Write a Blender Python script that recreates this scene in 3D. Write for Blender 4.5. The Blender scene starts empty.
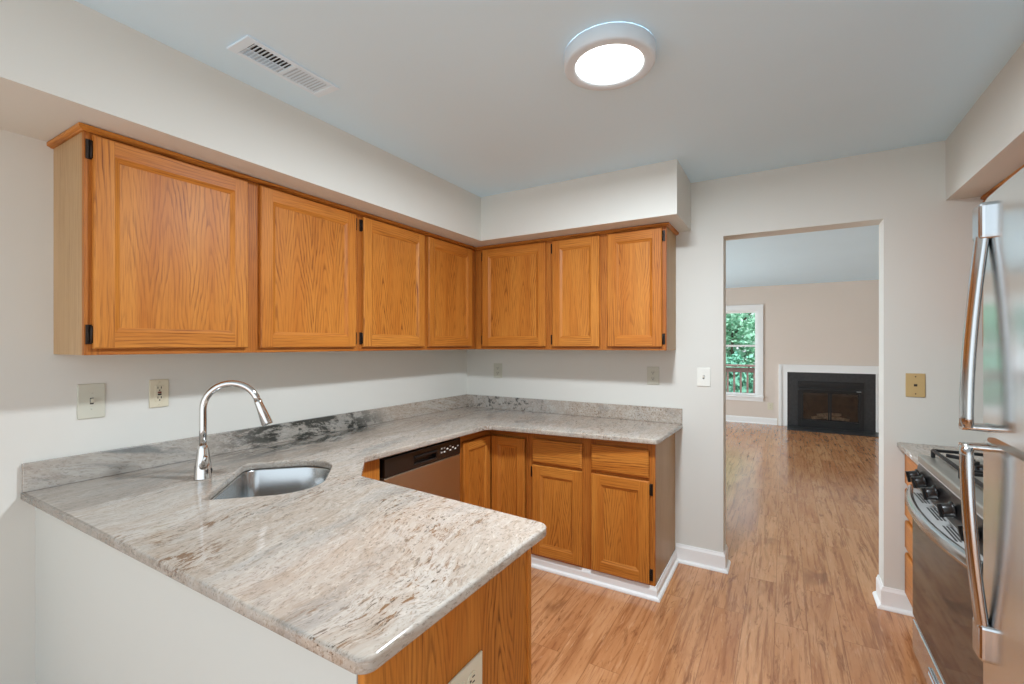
import bpy, bmesh, math, random
from mathutils import Vector, Matrix
random.seed(7)
sc = bpy.context.scene
COL = sc.collection
PI = math.pi

# ------------------------------------------------------------------ camera
cam_d = bpy.data.cameras.new('camera')
cam = bpy.data.objects.new('camera', cam_d); COL.objects.link(cam)
cam.location = (2.3125, -3.1697, 1.4218)
cam.rotation_euler = (PI/2, 0, math.radians(30.518))
cam_d.sensor_width = 36; cam_d.lens = 461.63*36/1024
cam_d.shift_y = 0.0025; cam_d.clip_start = 0.02
sc.camera = cam

# ------------------------------------------------------------------ light, world, exposure
sc.view_settings.view_transform = 'Standard'
sc.view_settings.look = 'None'
sc.view_settings.gamma = 1
sc.view_settings.use_curve_mapping = False
sc.view_settings.exposure = 0.0
sc.cycles.use_denoising = True
sc.cycles.max_bounces = 10
sc.cycles.diffuse_bounces = 6
sc.cycles.glossy_bounces = 5
sc.cycles.sample_clamp_indirect = 6
LAMP_POWER = 52
LAMP_EMIT = 6.0
SKY_SUNNY, SKY_SHADE = 1.75, 1.3
LIVING_FILL_POWER = 320
w = bpy.data.worlds.new('world'); sc.world = w; w.use_nodes = True
wn = w.node_tree.nodes; wl = w.node_tree.links
bg = wn['Background']
tc = wn.new('ShaderNodeTexCoord'); sx = wn.new('ShaderNodeSeparateXYZ'); wl.new(tc.outputs['Generated'], sx.inputs[0])
cr = wn.new('ShaderNodeValToRGB'); wl.new(sx.outputs['Z'], cr.inputs[0])
cr.color_ramp.elements[0].position = 0.0; cr.color_ramp.elements[0].color = (0.88, 0.95, 1.0, 1)
cr.color_ramp.elements[1].position = 0.7; cr.color_ramp.elements[1].color = (0.70, 0.85, 1.0, 1)
wl.new(cr.outputs[0], bg.inputs[0])
# the sunny half of the sky (towards -Y) is brighter than the half behind the trees
mr = wn.new('ShaderNodeMapRange'); mr.interpolation_type = 'SMOOTHSTEP'; wl.new(sx.outputs['Y'], mr.inputs[0])
mr.inputs[1].default_value = -0.9; mr.inputs[2].default_value = 0.4; mr.inputs[3].default_value = SKY_SUNNY; mr.inputs[4].default_value = SKY_SHADE
wl.new(mr.outputs[0], bg.inputs[1])


def area(name, loc, rot, sx_, sy_, power, color=(1, 1, 1), shape='RECTANGLE'):
    l = bpy.data.lights.new(name, 'AREA'); l.shape = shape; l.size = sx_; l.size_y = sy_
    l.energy = power; l.color = color
    o = bpy.data.objects.new(name, l); COL.objects.link(o); o.location = loc; o.rotation_euler = rot
    return o


# added fill lamp outside the unseen patio glazing, brightens the living room
area('living_fill_light', (-1.9, 3.4, 1.2), (0, -PI/2, 0), 2.2, 3.6, LIVING_FILL_POWER, (0.84, 0.93, 1.0))
sun_d = bpy.data.lights.new('sun', 'SUN'); sun_d.energy = 4.0; sun_d.angle = 0.01; sun_d.color = (1, 0.97, 0.92)
sun = bpy.data.objects.new('sun', sun_d); COL.objects.link(sun); sun.location = (8, 0, 9)
sun.rotation_euler = Vector((-0.75, 0.35, -1.0)).to_track_quat('-Z', 'Y').to_euler()


# ------------------------------------------------------------------ materials
def srgb(r, g, b):
    def f(c):
        c /= 255.0
        return c/12.92 if c <= 0.04045 else ((c+0.055)/1.055)**2.4
    return (f(r), f(g), f(b), 1)


class NT:
    def __init__(s, name):
        s.m = bpy.data.materials.new(name); s.m.use_nodes = True
        s.t = s.m.node_tree; s.n = s.t.nodes; s.l = s.t.links
        s.b = s.n['Principled BSDF']; s.out = s.n['Material Output']

    def new(s, t, **k):
        n = s.n.new(t)
        for a, v in k.items(): setattr(n, a, v)
        return n

    def put(s, sock, v):
        if hasattr(v, 'is_linked') or isinstance(v, bpy.types.NodeSocket): s.l.new(v, sock)
        else: sock.default_value = v

    def math(s, op, a, b=None, c=None, clamp=False):
        n = s.new('ShaderNodeMath', operation=op); n.use_clamp = clamp
        s.put(n.inputs[0], a)
        if b is not None: s.put(n.inputs[1], b)
        if c is not None: s.put(n.inputs[2], c)
        return n.outputs[0]

    def vmath(s, op, a, b):
        n = s.new('ShaderNodeVectorMath', operation=op); s.put(n.inputs[0], a); s.put(n.inputs[1], b)
        return n.outputs[0]

    def mix(s, f, a, b, blend='MIX'):
        n = s.new('ShaderNodeMix', data_type='RGBA', blend_type=blend)
        s.put(n.inputs[0], f); s.put(n.inputs[6], a); s.put(n.inputs[7], b)
        return n.outputs[2]

    def noise(s, vec, scale, detail=3, rough=0.5, dist=0.0, out='Fac'):
        n = s.new('ShaderNodeTexNoise'); s.l.new(vec, n.inputs['Vector'])
        n.inputs['Scale'].default_value = scale; n.inputs['Detail'].default_value = detail
        n.inputs['Roughness'].default_value = rough; n.inputs['Distortion'].default_value = dist
        return n.outputs[out]

    def ramp(s, f, pts, interp='LINEAR'):
        n = s.new('ShaderNodeValToRGB'); s.l.new(f, n.inputs[0]); e = n.color_ramp.elements
        n.color_ramp.interpolation = interp
        e[0].position, e[0].color = pts[0]; e[1].position, e[1].color = pts[-1]
        for p, c in pts[1:-1]:
            k = e.new(p); k.color = c
        return n.outputs[0]

    def obj(s):
        return s.new('ShaderNodeTexCoord').outputs['Object']

    def scale(s, v, x, y, z):
        return s.vmath('MULTIPLY', v, (x, y, z))

    def sep(s, v):
        n = s.new('ShaderNodeSeparateXYZ'); s.l.new(v, n.inputs[0]); return n.outputs

    def comb(s, x, y, z):
        n = s.new('ShaderNodeCombineXYZ')
        for i, v in enumerate((x, y, z)): s.put(n.inputs[i], v)
        return n.outputs[0]

    def rand(s):
        return s.new('ShaderNodeObjectInfo').outputs['Random']

    def bump(s, h, strength=0.2, dist=0.002):
        n = s.new('ShaderNodeBump'); n.inputs['Strength'].default_value = strength
        n.inputs['Distance'].default_value = dist; s.l.new(h, n.inputs['Height']); s.l.new(n.outputs[0], s.b.inputs['Normal'])

    def fin(s, col=None, rough=0.5, metal=0.0, spec=0.5, coat=0.0):
        if col is not None: s.put(s.b.inputs['Base Color'], col)
        s.put(s.b.inputs['Roughness'], rough); s.put(s.b.inputs['Metallic'], metal)
        s.put(s.b.inputs['Specular IOR Level'], spec); s.put(s.b.inputs['Coat Weight'], coat)
        s.b.inputs['Coat Roughness'].default_value = 0.15
        return s.m


def plain(name, col, rough=0.5, metal=0.0, spec=0.5, vary=0.03, scale=8):
    t = NT(name); f = t.noise(t.obj(), scale, 3)
    a = tuple(c*(1-vary) for c in col[:3])+(1,); b = tuple(min(1, c*(1+vary)) for c in col[:3])+(1,)
    return t.fin(t.ramp(f, [(0.3, a), (0.7, b)]), rough, metal, spec)


def paint(name, col, rough=0.6):
    t = NT(name); o = t.obj()
    f = t.noise(o, 2.0, 2)
    a = tuple(c*0.985 for c in col[:3])+(1,)
    t.bump(t.noise(o, 260, 2), 0.04, 0.001)
    return t.fin(t.ramp(f, [(0.3, a), (0.7, col)]), rough, spec=0.3)


def oak(name, mode, light=(204, 134, 57), mid=(184, 110, 40), line_c=(108, 52, 14), strength=1.0):
    """mode: 'v' straight upright grain, 'h' straight level grain, 'p' cathedral arches on a panel"""
    t = NT(name); o = t.obj(); r = t.rand()
    x, y, z = t.sep(o)
    x = t.math('ADD', x, y)
    if mode == 'h': x, z = z, x
    rz = t.math('MULTIPLY', r, 17.3)
    zz = t.math('ADD', z, rz)
    def n3(kx, kz, off, detail=2, rough=0.5, dist=0.0):
        return t.noise(t.comb(t.math('MULTIPLY', x, kx), t.math('ADD', rz, off), t.math('MULTIPLY', zz, kz)), 1.0, detail, rough, dist)
    warp = t.math('SUBTRACT', n3(6.0, 1.3, 0.0, 2), 0.5)
    jag = t.math('SUBTRACT', n3(60.0, 9.0, 3.0, 3), 0.5)
    if mode == 'p':
        off = t.math('SUBTRACT', t.math('MULTIPLY', r, 0.14), 0.07)
        xs = t.math('ADD', t.math('ADD', x, off), t.math('MULTIPLY', t.math('SUBTRACT', n3(2.0, 2.2, 9.0, 1), 0.5), 0.07))
        xp = t.math('SUBTRACT', t.math('PINGPONG', t.math('ADD', xs, 5.0), 0.135), 0.062)
        q = t.math('SQRT', t.math('ADD', t.math('MULTIPLY', xp, xp), 0.00012))
        f = t.math('ADD', q, t.math('MULTIPLY', zz, 0.10))
        f = t.math('ADD', f, t.math('MULTIPLY', warp, 0.055))
        f = t.math('ADD', f, t.math('MULTIPLY', jag, 0.012))
        sp = 0.0145
    else:
        f = t.math('ADD', x, t.math('MULTIPLY', warp, 0.09))
        f = t.math('ADD', f, t.math('MULTIPLY', jag, 0.008))
        sp = 0.013
    saw = t.math('FRACT', t.math('ADD', t.math('DIVIDE', f, sp), 40.0))
    line = t.ramp(saw, [(0.0, (1, 1, 1, 1)), (0.16, (0.75, 0.75, 0.75, 1)), (0.36, (0.1, 0.1, 0.1, 1)), (0.88, (0, 0, 0, 1)), (1.0, (0.8, 0.8, 0.8, 1))])
    amp = t.ramp(n3(8.0, 1.9, 5.0, 2), [(0.34, (0.10, 0.10, 0.10, 1)), (0.66, (1, 1, 1, 1))])
    brk = t.ramp(n3(190.0, 7.0, 7.0, 2), [(0.35, (0.25, 0.25, 0.25, 1)), (0.6, (1, 1, 1, 1))])
    lf = t.math('MULTIPLY', t.math('MULTIPLY', line, brk), t.math('MULTIPLY', amp, 1.0*strength), clamp=True)
    pore = t.ramp(n3(380.0, 9.0, 1.0, 2), [(0.50, (0, 0, 0, 1)), (0.72, (1, 1, 1, 1))])
    tone = n3(14.0, 0.8, 11.0, 3, 0.6)
    base = t.ramp(tone, [(0.32, srgb(*mid)), (0.66, srgb(*light))])
    base = t.mix(t.math('MULTIPLY', r, 0.35), base, srgb(*mid))
    c = t.mix(lf, base, srgb(*line_c))
    c = t.mix(t.math('MULTIPLY', pore, 0.42*strength), c, srgb(*line_c))
    t.bump(lf, 0.12, 0.0006)
    return t.fin(c, 0.42, spec=0.27)


def granite():
    t = NT('granite'); o = t.obj()
    # the stone's bedding runs along the room, slightly tilted
    mp = t.new('ShaderNodeMapping'); mp.inputs['Rotation'].default_value = (0.16, 0.0, -0.16); t.l.new(o, mp.inputs[0])
    v = mp.outputs[0]
    def warp(vec, scale, amt, detail=3):
        n = t.new('ShaderNodeTexNoise'); n.inputs['Scale'].default_value = scale; n.inputs['Detail'].default_value = detail
        t.l.new(vec, n.inputs['Vector'])
        return t.vmath('ADD', vec, t.scale(t.vmath('SUBTRACT', n.outputs['Color'], (0.5, 0.5, 0.5)), amt, amt, amt*0.6))
    v1 = warp(v, 1.6, 0.22, 2)
    v2 = warp(v1, 9.0, 0.035, 3)
    def sn(kx, ky, kz, detail=4, rough=0.6): return t.noise(t.scale(v2, kx, ky, kz), 1.0, detail, rough)
    def mask(f, a, b_): return t.ramp(f, [(a, (0, 0, 0, 1)), (b_, (1, 1, 1, 1))])
    def inv(f, a, b_): return t.ramp(f, [(a, (1, 1, 1, 1)), (b_, (0, 0, 0, 1))])
    def lay(c, m, k, col): return t.mix(t.math('MULTIPLY', m, k), c, srgb(*col))
    def mul(a, b_): return t.math('MULTIPLY', a, b_)
    c = t.ramp(sn(8, 1.1, 9, 6, 0.62), [(0.30, srgb(161, 154, 145)), (0.42, srgb(183, 174, 163)), (0.52, srgb(174, 161, 147)), (0.62, srgb(188, 180, 170)), (0.74, srgb(178, 166, 153))])
    # grey drifts
    c = lay(c, inv(sn(5.5, 0.75, 6, 5, 0.6), 0.34, 0.46), 0.50, (132, 132, 129))
    # fine bedding
    c = lay(c, inv(sn(75, 11, 75, 5, 0.7), 0.34, 0.47), 0.55, (132, 114, 94))
    c = lay(c, mask(sn(95, 20, 95, 4, 0.65), 0.54, 0.68), 0.50, (212, 201, 188))
    c = lay(c, inv(sn(190, 70, 190, 3, 0.6), 0.34, 0.44), 0.50, (104, 95, 85))
    # rusty brown flecks in drifts
    drift = mask(sn(4.0, 1.4, 4.0, 2, 0.5), 0.47, 0.62)
    c = lay(c, mul(mask(sn(80, 12, 80, 5, 0.72), 0.56, 0.62), drift), 0.85, (120, 84, 50))
    c = lay(c, mul(mask(sn(95, 18, 95, 4, 0.7), 0.59, 0.64), drift), 0.85, (74, 60, 48))
    c = lay(c, mask(sn(70, 26, 70, 3, 0.7), 0.685, 0.73), 0.8, (72, 66, 60))
    def cluster(cx, cy, cz, rx, ry, rz):
        d = t.scale(t.vmath('SUBTRACT', v1, (cx, cy, cz)), 1/rx, 1/ry, 1/rz)
        n = t.new('ShaderNodeVectorMath', operation='LENGTH'); t.l.new(d, n.inputs[0])
        return t.ramp(n.outputs['Value'], [(0.45, (1, 1, 1, 1)), (1.0, (0, 0, 0, 1))])
    rot = Matrix.Rotation(-0.16, 3, 'Z') @ Matrix.Rotation(0.16, 3, 'X')
    def at(x, y, z=0.95): return tuple(rot @ Vector((x, y, z)))
    c = lay(c, cluster(*at(0.05, -2.25), 0.42, 0.75, 0.4), 0.35, (164, 166, 164))
    c = lay(c, mul(cluster(*at(0.02, -2.4), 0.25, 0.7, 0.25), mask(sn(11, 2.2, 16, 5, 0.65), 0.52, 0.64)), 0.75, (112, 115, 114))
    # black mineral veins on the sink wall's upstand, paler ones in the corner
    bl = mask(sn(17, 6, 17, 6, 0.72), 0.45, 0.54)
    c = lay(c, cluster(*at(0.02, -1.35), 0.22, 0.62, 0.22), 0.45, (132, 136, 134))
    c = lay(c, mul(cluster(*at(0.02, -1.50), 0.26, 0.72, 0.26), bl), 0.93, (46, 48, 44))
    c = lay(c, cluster(*at(0.45, -0.02), 0.60, 0.25, 0.2), 0.35, (150, 152, 152))
    bl2 = mask(sn(24, 9, 24, 6, 0.72), 0.53, 0.60)
    c = lay(c, mul(cluster(*at(0.35, -0.02), 0.50, 0.25, 0.2), bl2), 0.85, (62, 62, 60))
    # two rust pockets near the peninsula's end and an oval one before the sink
    for px_, py_, rx, ry in ((1.50, -2.16, 0.03, 0.06), (1.55, -2.03, 0.022, 0.08), (0.87, -2.43, 0.03, 0.08), (1.05, -2.60, 0.10, 0.16)):
        c = lay(c, mul(cluster(*at(px_, py_, ZTOP), rx, ry, 0.1), mask(sn(80, 30, 80, 4, 0.75), 0.50, 0.57)), 0.80, (112, 76, 42))
    return t.fin(c, 0.09, spec=0.5)


ZTOP = 0.903
def floor_mat():
    t = NT('laminate'); o = t.obj()
    x, y, z = t.sep(o)
    v = t.comb(y, x, 0.0)
    def brick(c1, c2, mort, ms):
        b = t.new('ShaderNodeTexBrick'); t.l.new(v, b.inputs['Vector'])
        b.offset = 0.37; b.offset_frequency = 2; b.squash = 1
        b.inputs['Color1'].default_value = c1; b.inputs['Color2'].default_value = c2; b.inputs['Mortar'].default_value = mort
        b.inputs['Scale'].default_value = 1.0; b.inputs['Mortar Size'].default_value = ms; b.inputs['Mortar Smooth'].default_value = 0.1
        b.inputs['Brick Width'].default_value = 1.22; b.inputs['Row Height'].default_value = 0.142; b.inputs['Bias'].default_value = 0.0
        return b
    k = brick((0, 0, 0, 1), (1, 1, 1, 1), (0.5, 0.5, 0.5, 1), 0.0012)
    pid = k.outputs['Color']
    sep = t.sep(pid)[0]
    off = t.math('MULTIPLY', sep, 37.0)
    def n3(kx, ky, o2, detail=3, rough=0.6, dist=0.0):
        return t.noise(t.comb(t.math('MULTIPLY', x, kx), t.math('MULTIPLY', y, ky), t.math('ADD', off, o2)), 1.0, detail, rough, dist)
    c = t.ramp(n3(9, 1.3, 0.0, 4, 0.6, 0.8), [(0.28, srgb(164, 108, 70)), (0.46, srgb(196, 141, 96)), (0.60, srgb(206, 154, 110)), (0.74, srgb(186, 128, 86))])
    c = t.mix(t.math('MULTIPLY', sep, 0.55), c, srgb(176, 116, 74))
    c = t.mix(t.math('MULTIPLY', t.ramp(n3(55, 2.4, 2.0, 4, 0.65), [(0.36, (1, 1, 1, 1)), (0.5, (0, 0, 0, 1))]), 0.65), c, srgb(136, 82, 48))
    c = t.mix(t.math('MULTIPLY', t.ramp(n3(26, 3.6, 4.0, 5, 0.75, 1.2), [(0.55, (0, 0, 0, 1)), (0.66, (1, 1, 1, 1))]), 0.72), c, srgb(122, 74, 44))
    c = t.mix(t.math('MULTIPLY', t.ramp(n3(7, 2.6, 6.0, 2, 0.5, 0.6), [(0.62, (0, 0, 0, 1)), (0.76, (1, 1, 1, 1))]), 0.6), c, srgb(120, 76, 48))
    c = t.mix(t.math('MULTIPLY', t.ramp(n3(80, 9.0, 8.0, 3, 0.6), [(0.60, (0, 0, 0, 1)), (0.72, (1, 1, 1, 1))]), 0.30), c, srgb(226, 182, 142))
    c = t.mix(t.math('MULTIPLY', k.outputs['Fac'], 0.55), c, srgb(100, 62, 40))
    t.bump(t.math('SUBTRACT', 1.0, k.outputs['Fac']), 0.12, 0.001)
    return t.fin(c, 0.17, spec=0.62)


def steel(name, col, rough, axis='z', amt=0.06):
    t = NT(name); o = t.obj()
    s = {'z': (300, 300, 3), 'x': (3, 300, 300), 'y': (300, 3, 300)}[axis]
    n = t.noise(t.scale(o, *s), 1.0, 2)
    rg = t.math('ADD', rough, t.math('MULTIPLY', n, amt))
    a = tuple(c*0.985 for c in col[:3])+(1,)
    t.b.inputs['Anisotropic'].default_value = 0.4
    return t.fin(t.ramp(n, [(0.3, a), (0.7, col)]), rg, 1.0)


def emit(name, col, strength):
    t = NT(name); t.b.inputs['Base Color'].default_value = (0.9, 0.9, 0.9, 1)
    n = t.noise(t.obj(), 3, 1); t.l.new(t.ramp(n, [(0, col), (1, col)]), t.b.inputs['Emission Color'])
    t.b.inputs['Emission Strength'].default_value = strength
    return t.m


def glass(name, tint=(1, 1, 1, 1), refl=0.08):
    t = NT(name)
    tr = t.new('ShaderNodeBsdfTransparent'); tr.inputs[0].default_value = tint
    gl = t.new('ShaderNodeBsdfGlossy'); gl.inputs['Roughness'].default_value = 0.02
    mx = t.new('ShaderNodeMixShader')
    fr = t.new('ShaderNodeFresnel'); fr.inputs[0].default_value = 1.45
    f = t.math('MULTIPLY', fr.outputs[0], t.math('ADD', refl*10, t.math('MULTIPLY', t.noise(t.obj(), 2, 1), 0.05)), clamp=True)
    t.l.new(f, mx.inputs[0]); t.l.new(tr.outputs[0], mx.inputs[1]); t.l.new(gl.outputs[0], mx.inputs[2])
    t.l.new(mx.outputs[0], t.out.inputs[0])
    return t.m


def leafy(name, c1, c2):
    t = NT(name); n = t.noise(t.obj(), 5, 4)
    t.b.inputs['Subsurface Weight'].default_value = 0.0
    return t.fin(t.ramp(n, [(0.3, c1), (0.7, c2)]), 0.6, spec=0.2)


M_WALL = paint('wall_paint', srgb(218, 217, 210))
M_FARWALL = paint('living_wall_paint', srgb(219, 206, 194))
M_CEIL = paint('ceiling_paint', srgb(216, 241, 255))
M_TRIM = paint('trim_paint', srgb(240, 240, 238), 0.35)
M_HALF = paint('half_wall_paint', srgb(204, 206, 200))
OV, OH, OP = oak('oak_upright', 'v'), oak('oak_level', 'h'), oak('oak_panel', 'p')
OFV = oak('oak_frame_upright', 'v', (186, 116, 48), (164, 92, 32), (104, 50, 14), 1.0)
OFH = oak('oak_frame_level', 'h', (186, 116, 48), (164, 92, 32), (104, 50, 14), 1.0)
OS = oak('oak_veneer_side', 'v', (192, 160, 120), (178, 144, 102), (146, 110, 72), 0.8)
M_DARKIN = plain('cabinet_shadow_gap', srgb(66, 40, 20), 0.7)
M_GRAN = granite()
M_FLOOR = floor_mat()
M_STEEL = steel('brushed_steel', srgb(232, 236, 237), 0.15, 'z', 0.02)
M_STEELDW = steel('brushed_steel_level', srgb(198, 188, 172), 0.34, 'y')
M_SINK = steel('sink_steel', srgb(190, 192, 192), 0.20, 'x')
M_CHROME = steel('chrome', srgb(214, 212, 210), 0.06, 'z', 0.02)
M_HANDLE = steel('satin_handle', srgb(200, 202, 204), 0.16, 'z', 0.04)
M_BLACK = plain('black_plastic', srgb(22, 21, 21), 0.3)
M_IRON = plain('cast_iron', srgb(26, 26, 27), 0.55)
M_DWBLK = plain('dishwasher_black', srgb(34, 26, 22), 0.28)
M_OVENGL = plain('oven_glass', srgb(12, 12, 14), 0.05, spec=0.9)
M_COOK = plain('cooktop_steel', srgb(158, 156, 148), 0.35, 0.5)
M_BRONZE = plain('dark_bronze', srgb(48, 38, 32), 0.4, 0.7)
M_IVORY = plain('ivory_plastic', srgb(214, 206, 182), 0.4)
M_CREAM = plain('pale_plastic', srgb(200, 199, 184), 0.4)
M_WPLAST = plain('white_plastic', srgb(232, 232, 224), 0.4)
M_TAN = plain('tan_plastic', srgb(196, 168, 116), 0.45)
M_SLOT = plain('slot_dark', srgb(40, 36, 32), 0.6)
M_SILVER = plain('silver_trim', srgb(208, 208, 206), 0.3, 0.35)
M_WHITEMET = plain('white_metal', srgb(222, 240, 252), 0.45)
M_VENTDK = plain('duct_dark', srgb(38, 40, 42), 0.7)
M_VENTGR = plain('louver_grey', srgb(196, 210, 220), 0.5)
M_LAMPWH = plain('lamp_white', srgb(214, 226, 234), 0.45)
M_LAMPON = emit('lamp_diffuser', (1, 0.985, 0.96, 1), LAMP_EMIT)
M_SLATE = plain('black_slate', srgb(50, 50, 51), 0.35, vary=0.25, scale=30)
M_FBLACK = plain('fireplace_black', srgb(26, 26, 27), 0.4)
M_FBRICK = plain('firebrick', srgb(84, 66, 54), 0.8, vary=0.3, scale=12)
M_LOG = plain('log_bark', srgb(176, 154, 134), 0.8, vary=0.4, scale=30)
M_GLASS = glass('window_glass')
M_FGLASS = glass('smoked_glass', (0.92, 0.89, 0.86, 1), 0.1)
M_LEAF = [leafy('leaf_light', srgb(126, 190, 156), srgb(186, 230, 204)), leafy('leaf_mid', srgb(92, 164, 138), srgb(150, 212, 184)), leafy('leaf_deep', srgb(60, 128, 112), srgb(112, 180, 156))]
M_BARK = plain('bark', srgb(92, 78, 66), 0.9, vary=0.3, scale=20)
M_DECK = plain('deck_wood', srgb(158, 128, 122), 0.7, vary=0.15, scale=20)
M_GROUND = plain('lawn', srgb(88, 120, 70), 0.9, vary=0.3, scale=5)


# ------------------------------------------------------------------ mesh helpers
def box(bm, x0, x1, y0, y1, z0, z1, mi=0):
    vs = [bm.verts.new(p) for p in ((x0, y0, z0), (x1, y0, z0), (x1, y1, z0), (x0, y1, z0), (x0, y0, z1), (x1, y0, z1), (x1, y1, z1), (x0, y1, z1))]
    fs = []
    for q in ((3, 2, 1, 0), (4, 5, 6, 7), (0, 1, 5, 4), (1, 2, 6, 5), (2, 3, 7, 6), (3, 0, 4, 7)):
        f = bm.faces.new([vs[i] for i in q]); f.material_index = mi; fs.append(f)
    return vs


def bbox(bm, x0, x1, y0, y1, z0, z1, r=0.002, seg=2, mi=0):
    """box with rounded edges"""
    t = bmesh.new(); box(t, x0, x1, y0, y1, z0, z1)
    bmesh.ops.bevel(t, geom=t.edges[:], offset=r, segments=seg, profile=0.5, affect='EDGES')
    merge(bm, t, mi)


def merge(bm, t, mi=None, mat=None):
    if mat is not None: bmesh.ops.transform(t, matrix=mat, verts=t.verts[:])
    mp = {v: bm.verts.new(v.co) for v in t.verts}
    for f in t.faces:
        try:
            g = bm.faces.new([mp[v] for v in f.verts]); g.material_index = f.material_index if mi is None else mi; g.smooth = f.smooth
        except ValueError:
            pass
    t.free()


def prism(bm, pts, axis, a, b, mi=0):
    """pts: 2D outline; axis: extruded axis. x: pts=(y,z) y: pts=(x,z) z: pts=(x,y)"""
    def P(p, t):
        return {'x': (t, p[0], p[1]), 'y': (p[0], t, p[1]), 'z': (p[0], p[1], t)}[axis]
    A = [bm.verts.new(P(p, a)) for p in pts]; B = [bm.verts.new(P(p, b)) for p in pts]
    n = len(pts)
    fs = [bm.faces.new(A[::-1]), bm.faces.new(B)]
    for i in range(n): fs.append(bm.faces.new((A[i], A[(i+1) % n], B[(i+1) % n], B[i])))
    for f in fs: f.material_index = mi


def lathe(bm, prof, n=32, mi=0, mat=None, cap=True):
    t = bmesh.new(); rings = []
    for r, z in prof:
        rings.append([t.verts.new((r*math.cos(2*PI*i/n), r*math.sin(2*PI*i/n), z)) for i in range(n)])
    for a, b in zip(rings, rings[1:]):
        for i in range(n):
            f = t.faces.new((a[i], a[(i+1) % n], b[(i+1) % n], b[i])); f.smooth = True
    if cap:
        t.faces.new(rings[0][::-1]); t.faces.new(rings[-1])
    bmesh.ops.recalc_face_normals(t, faces=t.faces[:])
    merge(bm, t, mi, mat)


def tube(bm, pts, rad, n=12, mi=0, cap=True, squash=None):
    """pts list of Vectors; rad: number or list"""
    pts = [Vector(p) for p in pts]
    t = bmesh.new(); rings = []
    up = None
    for i, p in enumerate(pts):
        d = (pts[min(i+1, len(pts)-1)]-pts[max(i-1, 0)]).normalized()
        if up is None:
            up = Vector((0, 0, 1)) if abs(d.z) < 0.9 else Vector((0, 1, 0))
        s = d.cross(up).normalized(); u = s.cross(d).normalized(); up = u
        r = rad[i] if isinstance(rad, (list, tuple)) else rad
        kx, ky = squash if squash else (1, 1)
        rings.append([t.verts.new(p+s*r*kx*math.cos(2*PI*k/n)+u*r*ky*math.sin(2*PI*k/n)) for k in range(n)])
    for a, b in zip(rings, rings[1:]):
        for i in range(n):
            f = t.faces.new((a[i], a[(i+1) % n], b[(i+1) % n], b[i])); f.smooth = True
    if cap:
        t.faces.new(rings[0][::-1]); t.faces.new(rings[-1])
    bmesh.ops.recalc_face_normals(t, faces=t.faces[:])
    merge(bm, t, mi)


def rrect(cx, cy, w_, h_, rs, n=8):
    """rounded rectangle, rs = radii (bl, br, tr, tl)"""
    out = []
    for (sx_, sy_, a0), r in zip(((-1, -1, PI), (1, -1, 1.5*PI), (1, 1, 0), (-1, 1, 0.5*PI)), rs):
        px, py = cx+sx_*(w_/2-r), cy+sy_*(h_/2-r)
        for k in range(n+1):
            a = a0+k*(PI/2)/n; out.append((px+r*math.cos(a), py+r*math.sin(a)))
    return out


def obj(name, bm, mats, parent=None, loc=(0, 0, 0), rot=(0, 0, 0), normals=True):
    if normals: bmesh.ops.recalc_face_normals(bm, faces=bm.faces[:])
    me = bpy.data.meshes.new(name); bm.to_mesh(me); bm.free()
    for m in (mats if isinstance(mats, (list, tuple)) else [mats]): me.materials.append(m)
    o = bpy.data.objects.new(name, me); COL.objects.link(o)
    o.location = loc; o.rotation_euler = rot
    if parent: o.parent = parent
    return o


def tag(o, label, cat, group=None):
    o['label'] = label; o['category'] = cat
    if group: o['group'] = group
    return o


def thing(name, label, cat, loc=(0, 0, 0), rz=0, group=None):
    o = bpy.data.objects.new(name, None); COL.objects.link(o); o.empty_display_size = 0.1
    o.location = loc; o.rotation_euler = (0, 0, rz)
    return tag(o, label, cat, group)


def struct(name, bm, m, parent=None, label=None):
    o = obj(name, bm, m, parent)
    if not parent: o['kind'] = 'structure'
    if label: o['label'] = label
    return o


# ------------------------------------------------------------------ the setting
H = 2.469
RW = 3.49           # right wall
TH = 0.147          # thickness of the wall with the opening
FY = 6.242          # far wall of the living room
D1, D2, DH = 1.984, 2.776, 2.102

b = bmesh.new(); box(b, -1.7, 5.3, -5.0, FY+0.15, -0.06, 0.0); struct('floor', b, M_FLOOR)
b = bmesh.new(); box(b, -1.7, 5.3, -4.2, FY+0.15, H, H+0.12); struct('ceiling', b, M_CEIL)
b = bmesh.new(); box(b, -0.12, 0, -4.6, 0, 0, H); struct('wall_left', b, M_WALL)
b = bmesh.new(); box(b, RW, RW+0.12, -3.0, 0, 0, H); struct('wall_right', b, M_WALL)
# wall with the opening: one mesh, room paint on every face
b = bmesh.new()
prism(b, [(-1.7, 0), (D1, 0), (D1, DH), (D2, DH), (D2, 0), (5.3, 0), (5.3, H), (-1.7, H)], 'y', 0, TH)
struct('wall_back', b, M_WALL)
# soffits above the cabinets
S, ZS = 0.452, 2.160
b = bmesh.new()
prism(b, [(0, -4.6), (S, -4.6), (S, -S), (1.7915, -S), (1.7915, 0), (0, 0)], 'z', ZS, H)
struct('soffit', b, M_WALL)
b = bmesh.new(); box(b, 3.026, RW, -3.0, 0, ZS, H); struct('soffit', b, M_WALL)
# half wall under the peninsula
b = bmesh.new(); box(b, 0, 1.668, -2.612, -2.49, 0, 0.872); struct('wall_peninsula', b, M_HALF)

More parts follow.
